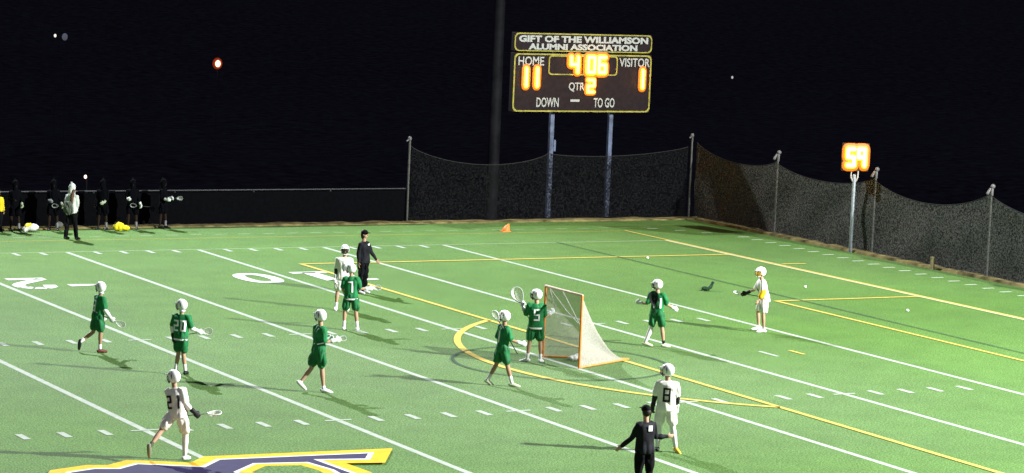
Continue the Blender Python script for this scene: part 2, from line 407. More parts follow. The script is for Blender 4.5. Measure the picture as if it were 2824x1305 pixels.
# ============================================================ FENCES, NETS, POLES
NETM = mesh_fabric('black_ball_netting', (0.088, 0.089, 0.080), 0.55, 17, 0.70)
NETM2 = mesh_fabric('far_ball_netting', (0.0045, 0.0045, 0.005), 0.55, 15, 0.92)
POSTM = mat('weathered_net_post', (0.06, 0.06, 0.055), 0.6, var=0.3)
CAPM = mat('bare_metal_cap', (0.10, 0.095, 0.095), 0.5)
SCREEN = mat('black_windscreen', (0.0015, 0.0015, 0.0024), 0.95, var=0.3, spec=0.05)
RAIL = mat('grey_top_rail', (0.008, 0.008, 0.010), 0.5, var=0.5, vscale=4)
def low_fence():
    t = empty('windscreen_fence', (11.1, 31.25, 0), 'low black windscreen fence with a thin grey top rail along the far sideline', 'fence')
    mb = MB(); n = 160; rows = 5
    for i in range(n+1):
        for j in range(rows):
            x = -60+i*(60/n); y = 0.03*math.sin(i*.9)+.015*noise.noise(Vector((i*.3, j*1.3, 0)))
            mb.v.append((x, y, .02+j*1.16/(rows-1)))
    for i in range(n):
        for j in range(rows-1):
            a = i*rows+j; mb.f.append((a, a+rows, a+rows+1, a+1))
    mb.build('screen', SCREEN, t, smooth=True)
    mb = MB(); mb.tube([(-60, 0, 1.25), (0, 0, 1.25)], .028, 8); mb.build('top_rail', RAIL, t)
    for k in range(0, 20):
        mb = MB(); mb.tube([(-k*3.05, .06, -.1), (-k*3.05, .06, 1.24)], .03, 8); mb.build('post', POSTM, t)
low_fence()
def net_post(loc, h, label, style=0):
    t = empty('net_post', loc, label, 'post', 'posts carrying the ball netting')
    mb = MB(); mb.tube([(0, 0, -.1), (0, 0, h*.5), (0.01, 0, h)], [.045, .04, .035], 10); mb.build('pole', POSTM, t, smooth=True)
    mb = MB()
    if style == 0:
        mb.ell((0, 0, h+.07), ((.07, 0, 0), (0, .07, 0), (0, 0, .09))); mb.tube([(-.11, 0, h-.02), (0, 0, h+.05)], .03, 8)
    else:
        mb.tube([(-.16, 0, h-.14), (-.06, 0, h+.02)], [.05, .035], 8); mb.tube([(.02, 0, h-.2), (.03, 0, h)], [.05, .045], 8); mb.ell((.05, 0, h+.1), ((.09, 0, 0), (0, .06, 0), (0, 0, .08)))
    mb.build('cap', CAPM, t, smooth=True)
net_post((11.15, 31.15, 0), 3.05, 'grey net post where the low fence meets the tall netting, left of the scoreboard')
net_post((23.45, 31.05, 0), 3.20, 'corner net post with a metal cap where the netting turns, right of the scoreboard')
net_post((23.75, 25.5, 0), 3.0, 'thin net post at the second peak of the netting, left of the lit shot clock', 1)
net_post((23.75, 19.3, 0), 2.95, 'thin net post at the netting peak just right of the lit shot clock', 1)
net_post((23.75, 12.75, 0), 3.0, 'net post with pale caps near the right edge of the picture', 1)
net_post((23.75, 6.2, 0), 3.0, 'net post of the end netting, last one towards the near side', 1)
def net_panel(name, label, posts, sag, m, z0=.05):
    """posts: list of (x, y, ztop); each bay's top edge sags between the posts"""
    mb = MB(); rows = 22; cols = []
    for (a, b), sg in zip(zip(posts, posts[1:]), sag):
        N = 30
        for i in range(N+(1 if b == posts[-1] else 0)):
            t = i/N; zt = a[2]+(b[2]-a[2])*t-sg*(4*t*(1-t))**.8
            cols.append((a[0]+(b[0]-a[0])*t, a[1]+(b[1]-a[1])*t, zt))
    d = Vector((posts[-1][0]-posts[0][0], posts[-1][1]-posts[0][1], 0)).normalized(); s = Vector((-d.y, d.x, 0))
    for i, c in enumerate(cols):
        for j in range(rows):
            f = j/(rows-1); z = z0+(c[2]-z0)*f
            w = .22*noise.noise(Vector((i*.13, z*.5, 1.7)))*math.sin(math.pi*min(1, f*1.1))*(1 if 0 < i < len(cols)-1 else 0)
            mb.v.append((c[0]+s.x*w, c[1]+s.y*w, z))
    for i in range(len(cols)-1):
        for j in range(rows-1):
            a = i*rows+j; mb.f.append((a, a+rows, a+rows+1, a+1))
    t = empty(name, (posts[0][0], posts[0][1], 0), label, 'netting')
    o = mb.build('net', m, t, smooth=True); o.location = (-posts[0][0], -posts[0][1], 0)
    mb = MB(); mb.tube([(c[0], c[1], c[2]+.005) for c in cols], .012, 6)
    o2 = mb.build('head_rope', mat('net_rope', (0.015, 0.015, 0.014), .9), t); o2.location = (-posts[0][0], -posts[0][1], 0)
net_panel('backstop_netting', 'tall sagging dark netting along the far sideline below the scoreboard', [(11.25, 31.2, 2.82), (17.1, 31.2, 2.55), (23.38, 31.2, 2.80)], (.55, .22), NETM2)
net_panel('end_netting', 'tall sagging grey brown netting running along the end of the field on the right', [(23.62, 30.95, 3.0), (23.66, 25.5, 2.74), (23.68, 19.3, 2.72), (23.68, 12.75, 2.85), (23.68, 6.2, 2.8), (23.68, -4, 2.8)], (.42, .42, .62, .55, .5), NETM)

# light pole beyond the netting
t = empty('light_pole', (31.45, 62.0, -16.8), 'tall dim galvanised light pole standing behind the netting left of the scoreboard', 'light pole')
mb = MB(); mb.tube([(0, 0, 0), (0, 0, 20), (0, 0, 42)], [.34, .29, .20], 16); mb.build('pole', mat('dull_pole_steel', (0.018, 0.018, 0.021), 0.7, var=.5, vscale=2), t, smooth=True)
mb = MB()
for z in (39.5, 41.2): mb.box((0, -.2, z), (2.0, .06, .06))
mb.build('crossarm', STEELB, t)
for z in (39.5, 41.2):
    for k in range(4):
        mb = MB(); mb.tube([(-1.6+k*1.07, -.25, z+.1), (-1.6+k*1.07, -.6, z-.12)], [.12, .27], 12); mb.build('lamp_head', STEELB, t, smooth=True)

# stub post and small things along the end
t = empty('stub_post', (23.3, 15.15, 0), 'short pale timber stub post at the foot of the end netting', 'post')
mb = MB(); mb.box((0, 0, .2), (.055, .055, .21)); mb.box((0, 0, .42), (.065, .065, .015)); mb.build('post', mat('pale_timber', (0.22, 0.19, 0.10), .85, var=.3), t, bevel=.01)

# ============================================================ SCOREBOARD
PANEL = mat('black_scoreboard_panel', (0.011, 0.0055, 0.0065), 0.75, var=0.35, vscale=6, spec=0.15)
TRIM = mat('yellow_board_trim', (0.23, 0.20, 0.03), 0.7, var=0.35, vscale=5)
LETT = mat('white_vinyl_letter', (0.29, 0.29, 0.275), 0.7)
LEDS = mat('lit_shot_clock_led', (0.8, 0.4, 0.05), 0.5, emit=(1.0, 0.42, 0.05), estr=26.0)
BLOOM1 = mat('amber_bloom', (0.5, 0.2, 0.02), 0.5, emit=(1.0, 0.46, 0.0), estr=1.2)  # bloom round the lit digits, put into dim emissive strips
BLOOM2 = mat('deep_orange_bloom', (0.3, 0.08, 0.01), 0.5, emit=(1.0, 0.22, 0.0), estr=0.50)
LED = mat('lit_amber_led', (0.8, 0.4, 0.05), 0.5, emit=(1.0, 0.40, 0.012), estr=50.0)
def text(body, x, z, w, h, y, m, parent, name, bold=0.0):
    c = bpy.data.curves.new('t', 'FONT'); c.body = body; c.size = 1; c.extrude = 0.012; c.offset = bold; c.resolution_u = 3
    o = bpy.data.objects.new('t', c); COL.objects.link(o)
    me = bpy.data.meshes.new_from_object(o.evaluated_get(bpy.context.evaluated_depsgraph_get()))
    bpy.data.objects.remove(o); bpy.data.curves.remove(c)
    xs = [v.co.x for v in me.vertices]; zs = [v.co.y for v in me.vertices]; x0, x1, z0, z1 = min(xs), max(xs), min(zs), max(zs)
    for v in me.vertices:
        X, Z, D = v.co.x, v.co.y, v.co.z
        v.co = (x+(X-x0)/(x1-x0)*w, y-(D+.012)*.8, z+(Z-z0)/(z1-z0)*h)
    return link(name, me, m, parent)
SEG = {'0': 'abcdef', '1': 'bc', '2': 'abged', '4': 'fgbc', '5': 'afgcd', '6': 'afgedc', '9': 'abcfg', 'I': 'bc'}
def digit(ch, x, z, w, h, th, y, parent, name='digit', led=None):
    """seven-segment LED figure, tubes standing proud of the face"""
    mb = MB(); L = {'a': ((x, z+h), (x+w, z+h)), 'g': ((x, z+h/2), (x+w, z+h/2)), 'd': ((x, z), (x+w, z)), 'f': ((x, z+h/2), (x, z+h)), 'e': ((x, z), (x, z+h/2)), 'b': ((x+w, z+h/2), (x+w, z+h)), 'c': ((x+w, z), (x+w, z+h/2))}
    l1, l2 = MB(), MB()
    for s in SEG[ch]:
        (a, b), (c, d) = L[s]; mb.tube([(a, y, b), (c, y, d)], th*.78, 8)
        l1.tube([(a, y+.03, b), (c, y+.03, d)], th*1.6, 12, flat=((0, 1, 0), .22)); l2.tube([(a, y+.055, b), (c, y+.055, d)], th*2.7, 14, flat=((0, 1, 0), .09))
    o = mb.build(name, led or LED, parent, smooth=True)
    l1.build('lens', BLOOM1, o, smooth=True); l2.build('bloom_surround', BLOOM2, o, smooth=True)  # added glow strips behind the tubes, no actual lens on the module
    return o
def rim(mb, x0, z0, x1, z1, w, y, rc=.18):
    pts = []
    for cx_, cz_, a in ((x1-rc, z1-rc, 0), (x0+rc, z1-rc, 90), (x0+rc, z0+rc, 180), (x1-rc, z0+rc, 270)):
        for k in range(5): t = R(a+22.5*k); pts.append((cx_+rc*math.cos(t), cz_+rc*math.sin(t)))
    n = len(pts); vs = []
    ccx, ccz = (x0+x1)/2, (z0+z1)/2
    for (px, pz) in pts:
        for k in (0, 1):
            qx = px+(w if px < ccx else -w)*k; qz = pz+(w if pz < ccz else -w)*k
            vs += [(qx, y, qz), (qx, y-.02, qz)]
    fs = []
    for i in range(n):
        a = 4*i; b = 4*((i+1) % n)
        fs += [(a+1, b+1, b+3, a+3), (a, a+1, a+3, a+2)[:0] or (a, b, b+1, a+1), (a+2, a+3, b+3, b+2)]
    mb.add(vs, fs)
sb = empty('scoreboard', (19.0, 32.1, 0), 'large black scoreboard with yellow trim and lit amber digits on two steel posts', 'scoreboard')
mb = MB(); mb.box((0, .16, 5.20), (3.06, .15, 1.13)); mb.build('cabinet', PANEL, sb, bevel=.02)
mb = MB(); mb.box((0, .16, 6.745), (3.06, .12, .355)); mb.build('header_panel', PANEL, sb, bevel=.02)
mb = MB(); rim(mb, -3.06, 4.08, 3.06, 6.31, .055, .005); rim(mb, -3.06, 6.39, 3.06, 7.09, .045, .035); rim(mb, -1.55, 5.50, 1.52, 6.25, .045, .003, .12)
mb.build('trim', TRIM, sb)
text('GIFT OF THE WILLIAMSON', -2.88, 6.74, 5.76, .26, .035, LETT, sb, 'lettering', .05)
text('ALUMNI ASSOCIATION', -2.45, 6.455, 4.85, .24, .035, LETT, sb, 'lettering', .05)
text('HOME', -2.88, 5.85, 1.12, .34, .005, LETT, sb, 'lettering', .015)
text('VISITOR', 1.60, 5.85, 1.38, .34, .005, LETT, sb, 'lettering', .015)
text('QTR', -.62, 4.86, .70, .36, .005, LETT, sb, 'lettering', .015)
text('DOWN', -2.02, 4.26, .98, .37, .005, LETT, sb, 'lettering', .015)
text('TO GO', .52, 4.26, .94, .37, .005, LETT, sb, 'lettering', .015)
mb = MB(); mb.box((-.32, -.005, 4.52), (.20, .008, .045)); mb.build('maker_plate', LETT, sb)
dy = -.07
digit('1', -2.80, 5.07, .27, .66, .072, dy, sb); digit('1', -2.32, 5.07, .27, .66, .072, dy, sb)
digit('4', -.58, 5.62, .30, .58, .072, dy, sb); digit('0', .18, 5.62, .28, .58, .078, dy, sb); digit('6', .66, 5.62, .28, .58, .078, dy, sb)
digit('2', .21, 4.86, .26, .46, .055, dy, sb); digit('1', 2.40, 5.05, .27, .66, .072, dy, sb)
for x in (-1.08, 1.55):
    mb = MB(); mb.box((x, .40, 3.5), (.085, .075, 3.55)); mb.build('post', STEELB, sb, bevel=.01)
# a conduit box half way up the left post
mb = MB(); mb.box((-.95, .36, 2.75), (.05, .06, .22)); mb.build('junction_box', STEELB, sb, bevel=.01)

sc = empty('shot_clock', (23.35, 20.0, 0), 'small shot clock reading 59 in glowing amber on a steel post', 'shot clock')
Mz = Matrix.Rotation(-.30, 4, 'Z')
holder = sc; holder.rotation_euler.z = -.25
mb = MB(); mb.tube([(0, .05, -.1), (0, .05, 2.75)], .062, 12); mb.build('post', mat('pale_galvanised_steel', (0.23, 0.25, 0.28), .5, metal=.2, var=.3), sc, smooth=True)
for s in (-1, 1):
    mb = MB(); mb.tube([(0, .05, 2.45), (s*.13, .05, 2.70), (s*.13, .05, 2.98)], .03, 8); mb.build('bracket', mat('pale_bracket', (0.35, 0.33, 0.30), .5), sc, smooth=True)
mb = MB(); mb.box((0, .07, 3.42), (.50, .06, .50)); mb.build('cabinet', mat('shot_clock_panel', (0.06, 0.03, 0.015), .75, spec=.1), sc, bevel=.02)
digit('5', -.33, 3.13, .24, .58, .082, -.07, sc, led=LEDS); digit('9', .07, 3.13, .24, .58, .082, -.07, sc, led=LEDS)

# ============================================================ LACROSSE GOAL
gl = empty('lacrosse_goal', (0, 0, 0), 'orange framed lacrosse goal with a pale net, standing on the turf beside the goalkeeper', 'lacrosse goal')
hw = .94
mb = MB(); mb.tube([(0, -hw, 0), (0, -hw, 1.86)], .034, 12); mb.build('post', ORANGE, gl, smooth=True)
mb = MB(); mb.tube([(0, hw, 0), (0, hw, 1.86)], .034, 12); mb.build('post', ORANGE, gl, smooth=True)
mb = MB(); mb.tube([(0, -hw, 1.875), (0, hw, 1.875)], .032, 12); mb.build('crossbar', PEACH, gl, smooth=True)
apex = Vector((2.02, 0, .03))
for s in (-1, 1):
    mb = MB(); mb.tube([(0.04, s*hw, .03), apex], .026, 10); mb.build('ground_bar', ORANGE, gl, smooth=True)
NETW = mesh_fabric('white_goal_net', (0.38, 0.36, 0.32), 0.66, 26, 0.14)
mb = MB(); N, K = 28, 33
for i in range(N+1):
    t = i/N; x = apex.x*t; w = hw*(1-t)*.985+.012; h = 1.85*((1-t)**1.85)+.03
    for k in range(K):
        s = -1+2*k/(K-1)                           # -1..1 across: up one side, over the top, down the other
        if abs(s) > .45:
            f = (1-abs(s))/.55; yy = math.copysign(w*(1-.10*math.sin(math.pi*f)*math.sin(math.pi*t)), s); zz = .03+(h-.03)*f
        else:
            yy = w*s/.45; zz = h-.06*math.cos(s/.45*math.pi/2)*math.sin(math.pi*t)*1.5
        sx = .03*noise.noise(Vector((x*3, yy*3, zz*3)))*math.sin(math.pi*t)
        mb.v.append((x+sx, yy+sx, zz))
for i in range(N):
    for k in range(K-1):
        a = i*K+k; mb.f.append((a, a+1, a+K+1, a+K))
mb.build('net', NETW, gl, smooth=True)
mb = MB()
mb.tube([(.03, .80, 1.84), (.30, .35, 1.30), (.55, .05, .95), (.7, -.1, .8)], .014, 6); mb.tube([(.03, .1, 1.83), (.35, .08, 1.3), (.55, .05, .95)], .014, 6)
mb.tube([(.03, .80, 1.84), (.25, .85, 1.3), (.2, .9, 1.45)], .012, 6)
mb.build('lacing', mat('net_cord', (.6, .6, .55), .9), gl, smooth=True)
# folded towel on the turf under the net
mb = MB(); mb.ell((0, 0, .07), ((.17, .03, 0), (-.02, .09, 0), (0, 0, .075)), 14, 8); mb.ell((.12, .02, .09), ((.10, 0, 0), (0, .08, 0), (0, .02, .07)), 12, 8)
tw = link('towel', remesh(mb, .014, 3, .02, 9), mat('white_towel_cloth', (.62, .62, .60), .95)); tw.location = (.55, .30, 0)
tag(tw, 'crumpled white towel lying on the turf inside the goal net', 'towel')

# ============================================================ PEOPLE
psi = YAW
VR = Vector((math.cos(psi), -math.sin(psi), 0)); VA = Vector((math.sin(psi), math.cos(psi), 0)); VU = Vector((0, 0, 1))
def V(d): return (VR*d[0]+VA*d[1]+VU*d[2]).normalized()
def ring(c, X, Y, a, b, n=18, p=2.4):
    out = []
    for k in range(n):
        t = math.tau*k/n; cs, sn = math.cos(t), math.sin(t)
        out.append(c+X*(a*math.copysign(abs(cs)**(2/p), cs))+Y*(b*math.copysign(abs(sn)**(2/p), sn)))
    return out
def hand(mb, w, d, palm, side, inf=0.0, curl=1.0, sc_=1.0):
    """palm with four fingers of different lengths and a thumb leaving the side; d along the hand, palm = palm normal"""
    d = d.normalized(); palm = (palm-d*palm.dot(d)).normalized(); x = d.cross(palm).normalized()*side
    mb.ell(w+d*.05*sc_, (x*(.042+inf)*sc_, palm*(.018+inf)*sc_, d*(.058+inf*.5)*sc_), 12, 8)
    for i, L in enumerate((.072, .080, .075, .058)):
        b = w+d*.085*sc_+x*(.030-.020*i)*sc_; a1 = .5*curl; a2 = 1.35*curl
        p1 = b+(d*math.cos(a1)+palm*math.sin(a1))*L*.5*sc_; p2 = p1+(d*math.cos(a2)+palm*math.sin(a2))*L*.5*sc_
        mb.tube([b-d*.02, b, p1, p2], [(.0095+inf*.6)*sc_, (.0095+inf*.6)*sc_, (.0088+inf*.6)*sc_, (.0078+inf*.6)*sc_], 8)
    b = w+d*.025*sc_+x*.034*sc_; p1 = b+(d*.6+x*.55+palm*.4).normalized()*.038*sc_; p2 = p1+(d*.8+palm*.7*curl+x*.05).normalized()*.032*sc_
    mb.tube([b-x*.02, b, p1, p2], [(.012+inf*.6)*sc_, (.012+inf*.6)*sc_, (.0105+inf*.6)*sc_, (.009+inf*.6)*sc_], 8)

def person(label, foot, which, phi, lean, LA, RA, LL, RL, H=1.80, headdir=None, group='lacrosse players on the field', kit=None, feet=(None, None), voxel=.011):
    """all directions in (image right, away, up); phi = facing, 0 away, 90 towards image right"""
    k = H/1.80; K = dict(kit or {})
    f = V((math.sin(R(phi)), math.cos(R(phi)), 0)); rtv = f.cross(VU).normalized()
    sp = V(lean); fwd = (f-sp*f.dot(sp)).normalized(); rv = fwd.cross(sp).normalized()
    hd = headdir if headdir is not None else phi
    hf = V((math.sin(R(hd)), math.cos(R(hd)), -.12)); hu = (VU*1.0+sp*.5).normalized(); hf = (hf-hu*hf.dot(hu)).normalized(); hr = hf.cross(hu).normalized()
    pel = Vector((0, 0, 0))
    def leg(side, L):
        hip = pel+rtv*side*.095*k-sp*.02*k; th, sh = V(L[0]), V(L[1])
        kn = hip+th*.44*k; an = kn+sh*.42*k
        fd = V(L[2]) if len(L) > 2 else f
        return hip, kn, an, fd
    legs = [leg(-1, LL), leg(1, RL)]
    sup = legs[0 if which == 'L' else 1]
    lowest = min(l[2].z-.085*k if l[3].z > -.5 else l[2].z-.17*k for l in legs)
    ori = Vector((foot[0]-sup[2].x, foot[1]-sup[2].y, -lowest))
    chest = pel+sp*.30*k; neck = pel+sp*.51*k; head = neck+sp*.05*k+hu*.155*k+hf*.02*k
    def arm(side, A):
        s = pel+sp*.455*k+rv*side*.164*k; u_, fo = V(A[0]), V(A[1]); lat = u_.dot(rv)*side; u_ = (u_-rv*side*lat*(.42 if lat > 0 and not K.get('wide') else 0)).normalized(); e = s+u_*.29*k; w = e+fo*.25*k
        return s, e, w, fo
    arms = [arm(-1, LA), arm(1, RA)]
    root = empty('person', ori, label, 'person', group)
    inside = K.get('dressed', True)
    # ---- body: one skin
    mb = MB()
    def torso(mb, g=0.0, z0=-.06, z1=.50, n=18):
        prof = [(-.09, .150, .105), (-.02, .165, .118), (.07, .155, .105), (.16, .142, .095), (.26, .152, .104), (.36, .162, .110), (.43, .156, .098), (.475, .120, .075), (.505, .070, .060)]
        rings = []
        for h, a, b in prof:
            if h < z0 or h > z1: continue
            rings.append(ring(pel+sp*h*k+fwd*(.012 if h > .2 else 0), rv, fwd, (a+g)*k, (b+g)*k, n))
        mb.loft(rings)
    torso(mb)
    mb.tube([neck-sp*.06*k, neck+sp*.02*k, head-hu*.06*k], [.062*k, .056*k, .054*k], 12)
    # skull, jaw, brow, nose, ears
    mb.ell(head+hu*.02*k-hf*.008*k, (hr*.074*k, hf*.094*k, hu*.112*k), 16, 12)
    mb.ell(head-hu*.055*k+hf*.025*k, (hr*.054*k, hf*.062*k, hu*.062*k), 12, 8)
    mb.tube([head+hu*.015*k+hf*.082*k, head-hu*.025*k+hf*.104*k], [.010*k, .015*k], 8)
    mb.tube([head+hr*.045*k+hu*.03*k+hf*.072*k, head+hu*.03*k+hf*.086*k, head-hr*.045*k+hu*.03*k+hf*.072*k], .010*k, 8)
    mb.tube([head+hr*.024*k-hu*.062*k+hf*.078*k, head-hu*.062*k+hf*.086*k, head-hr*.024*k-hu*.062*k+hf*.078*k], .008*k, 8)
    for s in (-1, 1): mb.ell(head+hr*s*.076*k-hu*.005*k, (hr*.010*k, hf*.020*k, hu*.032*k), 8, 6)
    for (s, e, w, fo), side in zip(arms, (-1, 1)):
        mb.tube([s-rv*side*.03*k, s, s+(e-s)*.4, e, e+(w-e)*.35, w], [.052*k, .056*k, .049*k, .039*k, .040*k, .027*k], 12)
        pn = (-rv*side*.7+fwd*.5)
        hand(mb, w, fo, pn, side, 0, K.get('curl', 1.0), k)
    for (hip, kn, an, fd), side in zip(legs, (-1, 1)):
        mb.tube([hip+sp*.03*k, hip+(kn-hip)*.15, hip+(kn-hip)*.6, kn, kn+(an-kn)*.3, kn+(an-kn)*.7, an], [.085*k, .088*k, .070*k, .053*k, .056*k, .040*k, .033*k], 14)
        mb.tube([an-VU*.02*k, an+fd*.04*k-VU*.045*k*(1 if fd.z > -.5 else 0), an+fd*.15*k-VU*.06*k*(1 if fd.z > -.5 else 0)], [.034*k, .036*k, .026*k], 10)
    body = link('body', remesh(mb, voxel, 3), K.get('skin', SKIN), root)
    # eyes
    for s in (-1, 1):
        eb = MB(); eb.ell(head+hr*s*.031*k+hu*.008*k+hf*.078*k, (hr*.013*k, hf*.012*k, hu*.008*k), 8, 6)
        eb.build('eye', mat('eye', (.03, .025, .02), .3), root, smooth=True)
    # ---- jersey
    jm = MB(); jg = K.get('puff', .028); zb = -.09 if K.get('long') else -.05
    prof = [(-.10, .178, .128), (-.02, .182, .132), (.08, .172, .122), (.18, .168, .118), (.28, .176, .124), (.37, .186, .126), (.435, .176, .112), (.48, .130, .085), (.51, .078, .066)]
    jm.loft([ring(pel+sp*h*k+fwd*(.012 if h > .2 else 0), rv, fwd, (a-.028+jg)*k, (b-.028+jg)*k, 20) for h, a, b in prof if h >= (-.2 if K.get('long', True) else -.05)])
    slv = K.get('sleeve', (.80, .80))
    for (s, e, w, fo), side, L in zip(arms, (-1, 1), slv):
        pts = [s-rv*side*.04*k, s, s+(e-s)*min(L, 1.)*.5, s+(e-s)*min(L, 1.)]; rd = [.070*k, .082*k, .078*k, .074*k]
        if L > 1: pts += [e+(w-e)*.45*(L-1)/1, e+(w-e)*(L-1)*.96]; rd = [.066*k, .074*k, .066*k, .056*k, .052*k, .040*k]
        jm.tube(pts, rd, 14)
    sd = abs(foot[0]*3.1+foot[1])
    J = link('jersey' if not K.get('top') else K['top'], remesh(jm, .012, 3, K.get('fold', .018), 6.5, sd), K.get('jm', GREEN), root)
    # ---- shorts or trousers
    sm_ = MB(); trou = K.get('trousers')
    sm_.loft([ring(pel+sp*h*k, rv, fwd, a*k, b*k, 20) for h, a, b in ((-.12, .150, .115), (-.06, .176, .134), (.02, .172, .130), (.10, .160, .118))])
    for (hip, kn, an, fd), side in zip(legs, (-1, 1)):
        if trou: sm_.tube([hip+sp*.02*k, hip+(kn-hip)*.2, kn, kn+(an-kn)*.4, an+(an-kn).normalized()*.03*k], [.095*k, .104*k, .075*k, .068*k, .062*k], 14)
        else: sm_.tube([hip+sp*.02*k, hip+(kn-hip)*.2, hip+(kn-hip)*.70], [.095*k, .112*k, .108*k], 14)
    link('trousers' if trou else 'shorts', remesh(sm_, .012, 2, .026, 9, sd+3), K.get('sm', GREEN2), root)
    # ---- tights / socks / shoes
    tg = K.get('tights', (None, None)); sk = K.get('sock', (SOCKW, SOCKW)); sh_ = K.get('shoe', (SHOEW, SHOEW))
    for i, (hip, kn, an, fd) in enumerate(legs):
        if tg[i]:
            q = MB(); q.tube([hip+(kn-hip)*.5, hip+(kn-hip)*.8, kn, kn+(an-kn)*.3, kn+(an-kn)*.7, an], [.086*k, .074*k, .061*k, .066*k, .050*k, .042*k], 14); q.build('tights', tg[i], root, smooth=True)
        elif sk[i] and not trou:
            q = MB(); q.tube([kn+(an-kn)*K.get('sockh', .72), kn+(an-kn)*.85, an-VU*.01], [.047*k, .044*k, .042*k], 12); q.build('sock', sk[i], root, smooth=True)
        q = MB(); dn = VU if fd.z > -.5 else (kn-an).normalized()*0+f*-.0+VU*0
        drop = .055*k if fd.z > -.5 else 0.0
        q.tube([an-fd*.045*k-VU*drop*.7, an+fd*.03*k-VU*drop*.6, an+fd*.12*k-VU*drop*1.0, an+fd*.185*k-VU*drop*1.15], [.042*k, .050*k, .044*k, .033*k], 12)
        q.tube([an+VU*.01, an-VU*drop*.7], [.045*k, .046*k], 10)
        q.build('shoe', sh_[i], root, smooth=True)
    # ---- gloves, elbow pads
    gv = K.get('glove', (GLOVEW, GLOVEW)); pads = K.get('pad', (None, None))
    for i, (s, e, w, fo) in enumerate(arms):
        side = (-1, 1)[i]
        if gv[i]:
            q = MB(); hand(q, w, fo, (-rv*side*.7+fwd*.5), side, .018, K.get('curl', 1.0), k*1.12)
            q.tube([w-fo*.08*k, w+fo*.01*k], [.054*k, .044*k], 12); link('glove', remesh(q, .009, 2), gv[i], root)
        if pads[i]:
            q = MB(); pr = K.get('padr', 1.0); q.tube([s+(e-s)*.72, e, e+(w-e)*K.get('padlen', .45)], [.055*k*pr, .060*k*pr, .050*k*pr], 12); q.build('elbow_pad', pads[i], root, smooth=True)
    # ---- headgear
    hg = K.get('head', 'helmet')
    if hg == 'helmet':
        c = head+hu*.018*k-hf*.004*k; ax = (hr*.109*k, hf*.138*k, hu*.130*k); n, m_ = 28, 18; vs = []; fs = []; idx = {}
        for i in range(m_+1):
            th = math.pi*i/m_
            for j in range(n):
                ph = math.tau*j/n; lx, ly, lz = math.sin(th)*math.cos(ph), math.sin(th)*math.sin(ph), math.cos(th)
                q = 1+.10*max(0, -ly)*max(0, lz+.2); vs.append((c+ax[0]*lx+ax[1]*ly*q+ax[2]*lz)[:]); idx[(i, j)] = (lx, ly, lz)
        for i in range(m_):
            for j in range(n):
                lx, ly, lz = idx[(i, j)]
                if lz < -.72: continue
                if ly > .42 and lz < .30: continue
                if ly > .15 and lz < -.45: continue
                fs.append((i*n+j, i*n+(j+1) % n, (i+1)*n+(j+1) % n, (i+1)*n+j))
        me = bpy.data.meshes.new('helmet'); me.from_pydata(vs, [], fs); me.update()
        for p in me.polygons: p.use_smooth = True
        o = link('helmet', me, K.get('hm', HELW), root); so = o.modifiers.new('s', 'SOLIDIFY'); so.thickness = .012; so.offset = -1
        # peak
        q = MB(); q.add([(c+hr*x*.105*k+hf*(y)*k+hu*(.045+.01*(1-abs(x))-z)*k) for z in (0, .012) for y in (.115, .158) for x in (-1, -.5, 0, .5, 1)], [])
        for a in range(4):
            q.f += [(a, a+1, a+6, a+5), (10+a, 15+a, 16+a, 11+a), (5+a, 6+a, 16+a, 15+a), (a, 10+a, 11+a, a+1)]
        q.build('visor', K.get('hm', HELW), o, smooth=True)
        # cage
        q = MB()
        for zz, rr in ((-.002, .142), (-.030, .148), (-.058, .146), (-.088, .138), (-.118, .122)):
            q.tube([c+hr*(rr*.72)*math.cos(t)*k+hf*(rr)*max(.25, math.sin(t))*k+hu*zz*k for t in [R(10+16*i) for i in range(11)]], .008*k, 6)
        for xx in (-.05, 0, .05): q.tube([c+hr*xx*k+hf*.136*k+hu*.04*k, c+hr*xx*k+hf*.148*k-hu*.045*k, c+hr*xx*.7*k+hf*.122*k-hu*.120*k], .0075*k, 6)
        q.build('face_cage', K.get('cage', WIRE), o, smooth=True)
        q = MB(); q.tube([c+hr*.080*k*math.cos(t)+hf*(.05+.075*math.sin(t))*k-hu*.125*k for t in [R(20*i) for i in range(10)]], .012*k, 8); q.build('chin_guard', HELW, o, smooth=True)
        # vent stripes down the side
        for s in (-1, 1):
            q = MB()
            for yy, zz in ((.02, .03), (-.05, .02)):
                q.ell(c+hr*s*.107*k+hf*yy*k+hu*zz*k, (hr*.008*k, hf*.017*k, hu*.062*k), 8, 6)
            q.build('vent', K.get('vent', WIRE), o, smooth=True)
        if K.get('neckguard'):
            q = MB(); q.ell(head-hu*.125*k-hf*.03*k, (hr*.07*k, hf*.075*k, hu*.04*k), 14, 8); q.build('throat_guard', HELW, root, smooth=True)
    elif hg == 'cap':
        q = MB(); q.ell(head+hu*.045*k-hf*.005*k, (hr*.092*k, hf*.108*k, hu*.088*k), 18, 12); q.ell(head+hu*.05*k+hf*.125*k, (hr*.07*k, hf*.065*k, hu*.012*k), 14, 8); q.build('cap', BLACK, root, smooth=True)
        q = MB(); q.ell(head-hu*.01*k-hf*.035*k, (hr*.088*k, hf*.085*k, hu*(.09 if not K.get('longhair') else .15)*k), 14, 10); q.build('hair', HAIRM, root, smooth=True)
    elif hg == 'hair':
        q = MB(); q.ell(head+hu*.035*k-hf*.022*k, (hr*.088*k, hf*.098*k, hu*.098*k), 16, 10); link('hair', remesh(q, .01, 1, .02, 14), HAIRM, root)
    elif hg == 'hood':
        q = MB(); q.ell(head+hu*.03*k-hf*.02*k, (hr*.112*k, hf*.125*k, hu*.135*k), 18, 12); q.tube([head+hu*.12*k-hf*.05*k, head+hu*.19*k-hf*.08*k], [.06*k, .025*k], 10)
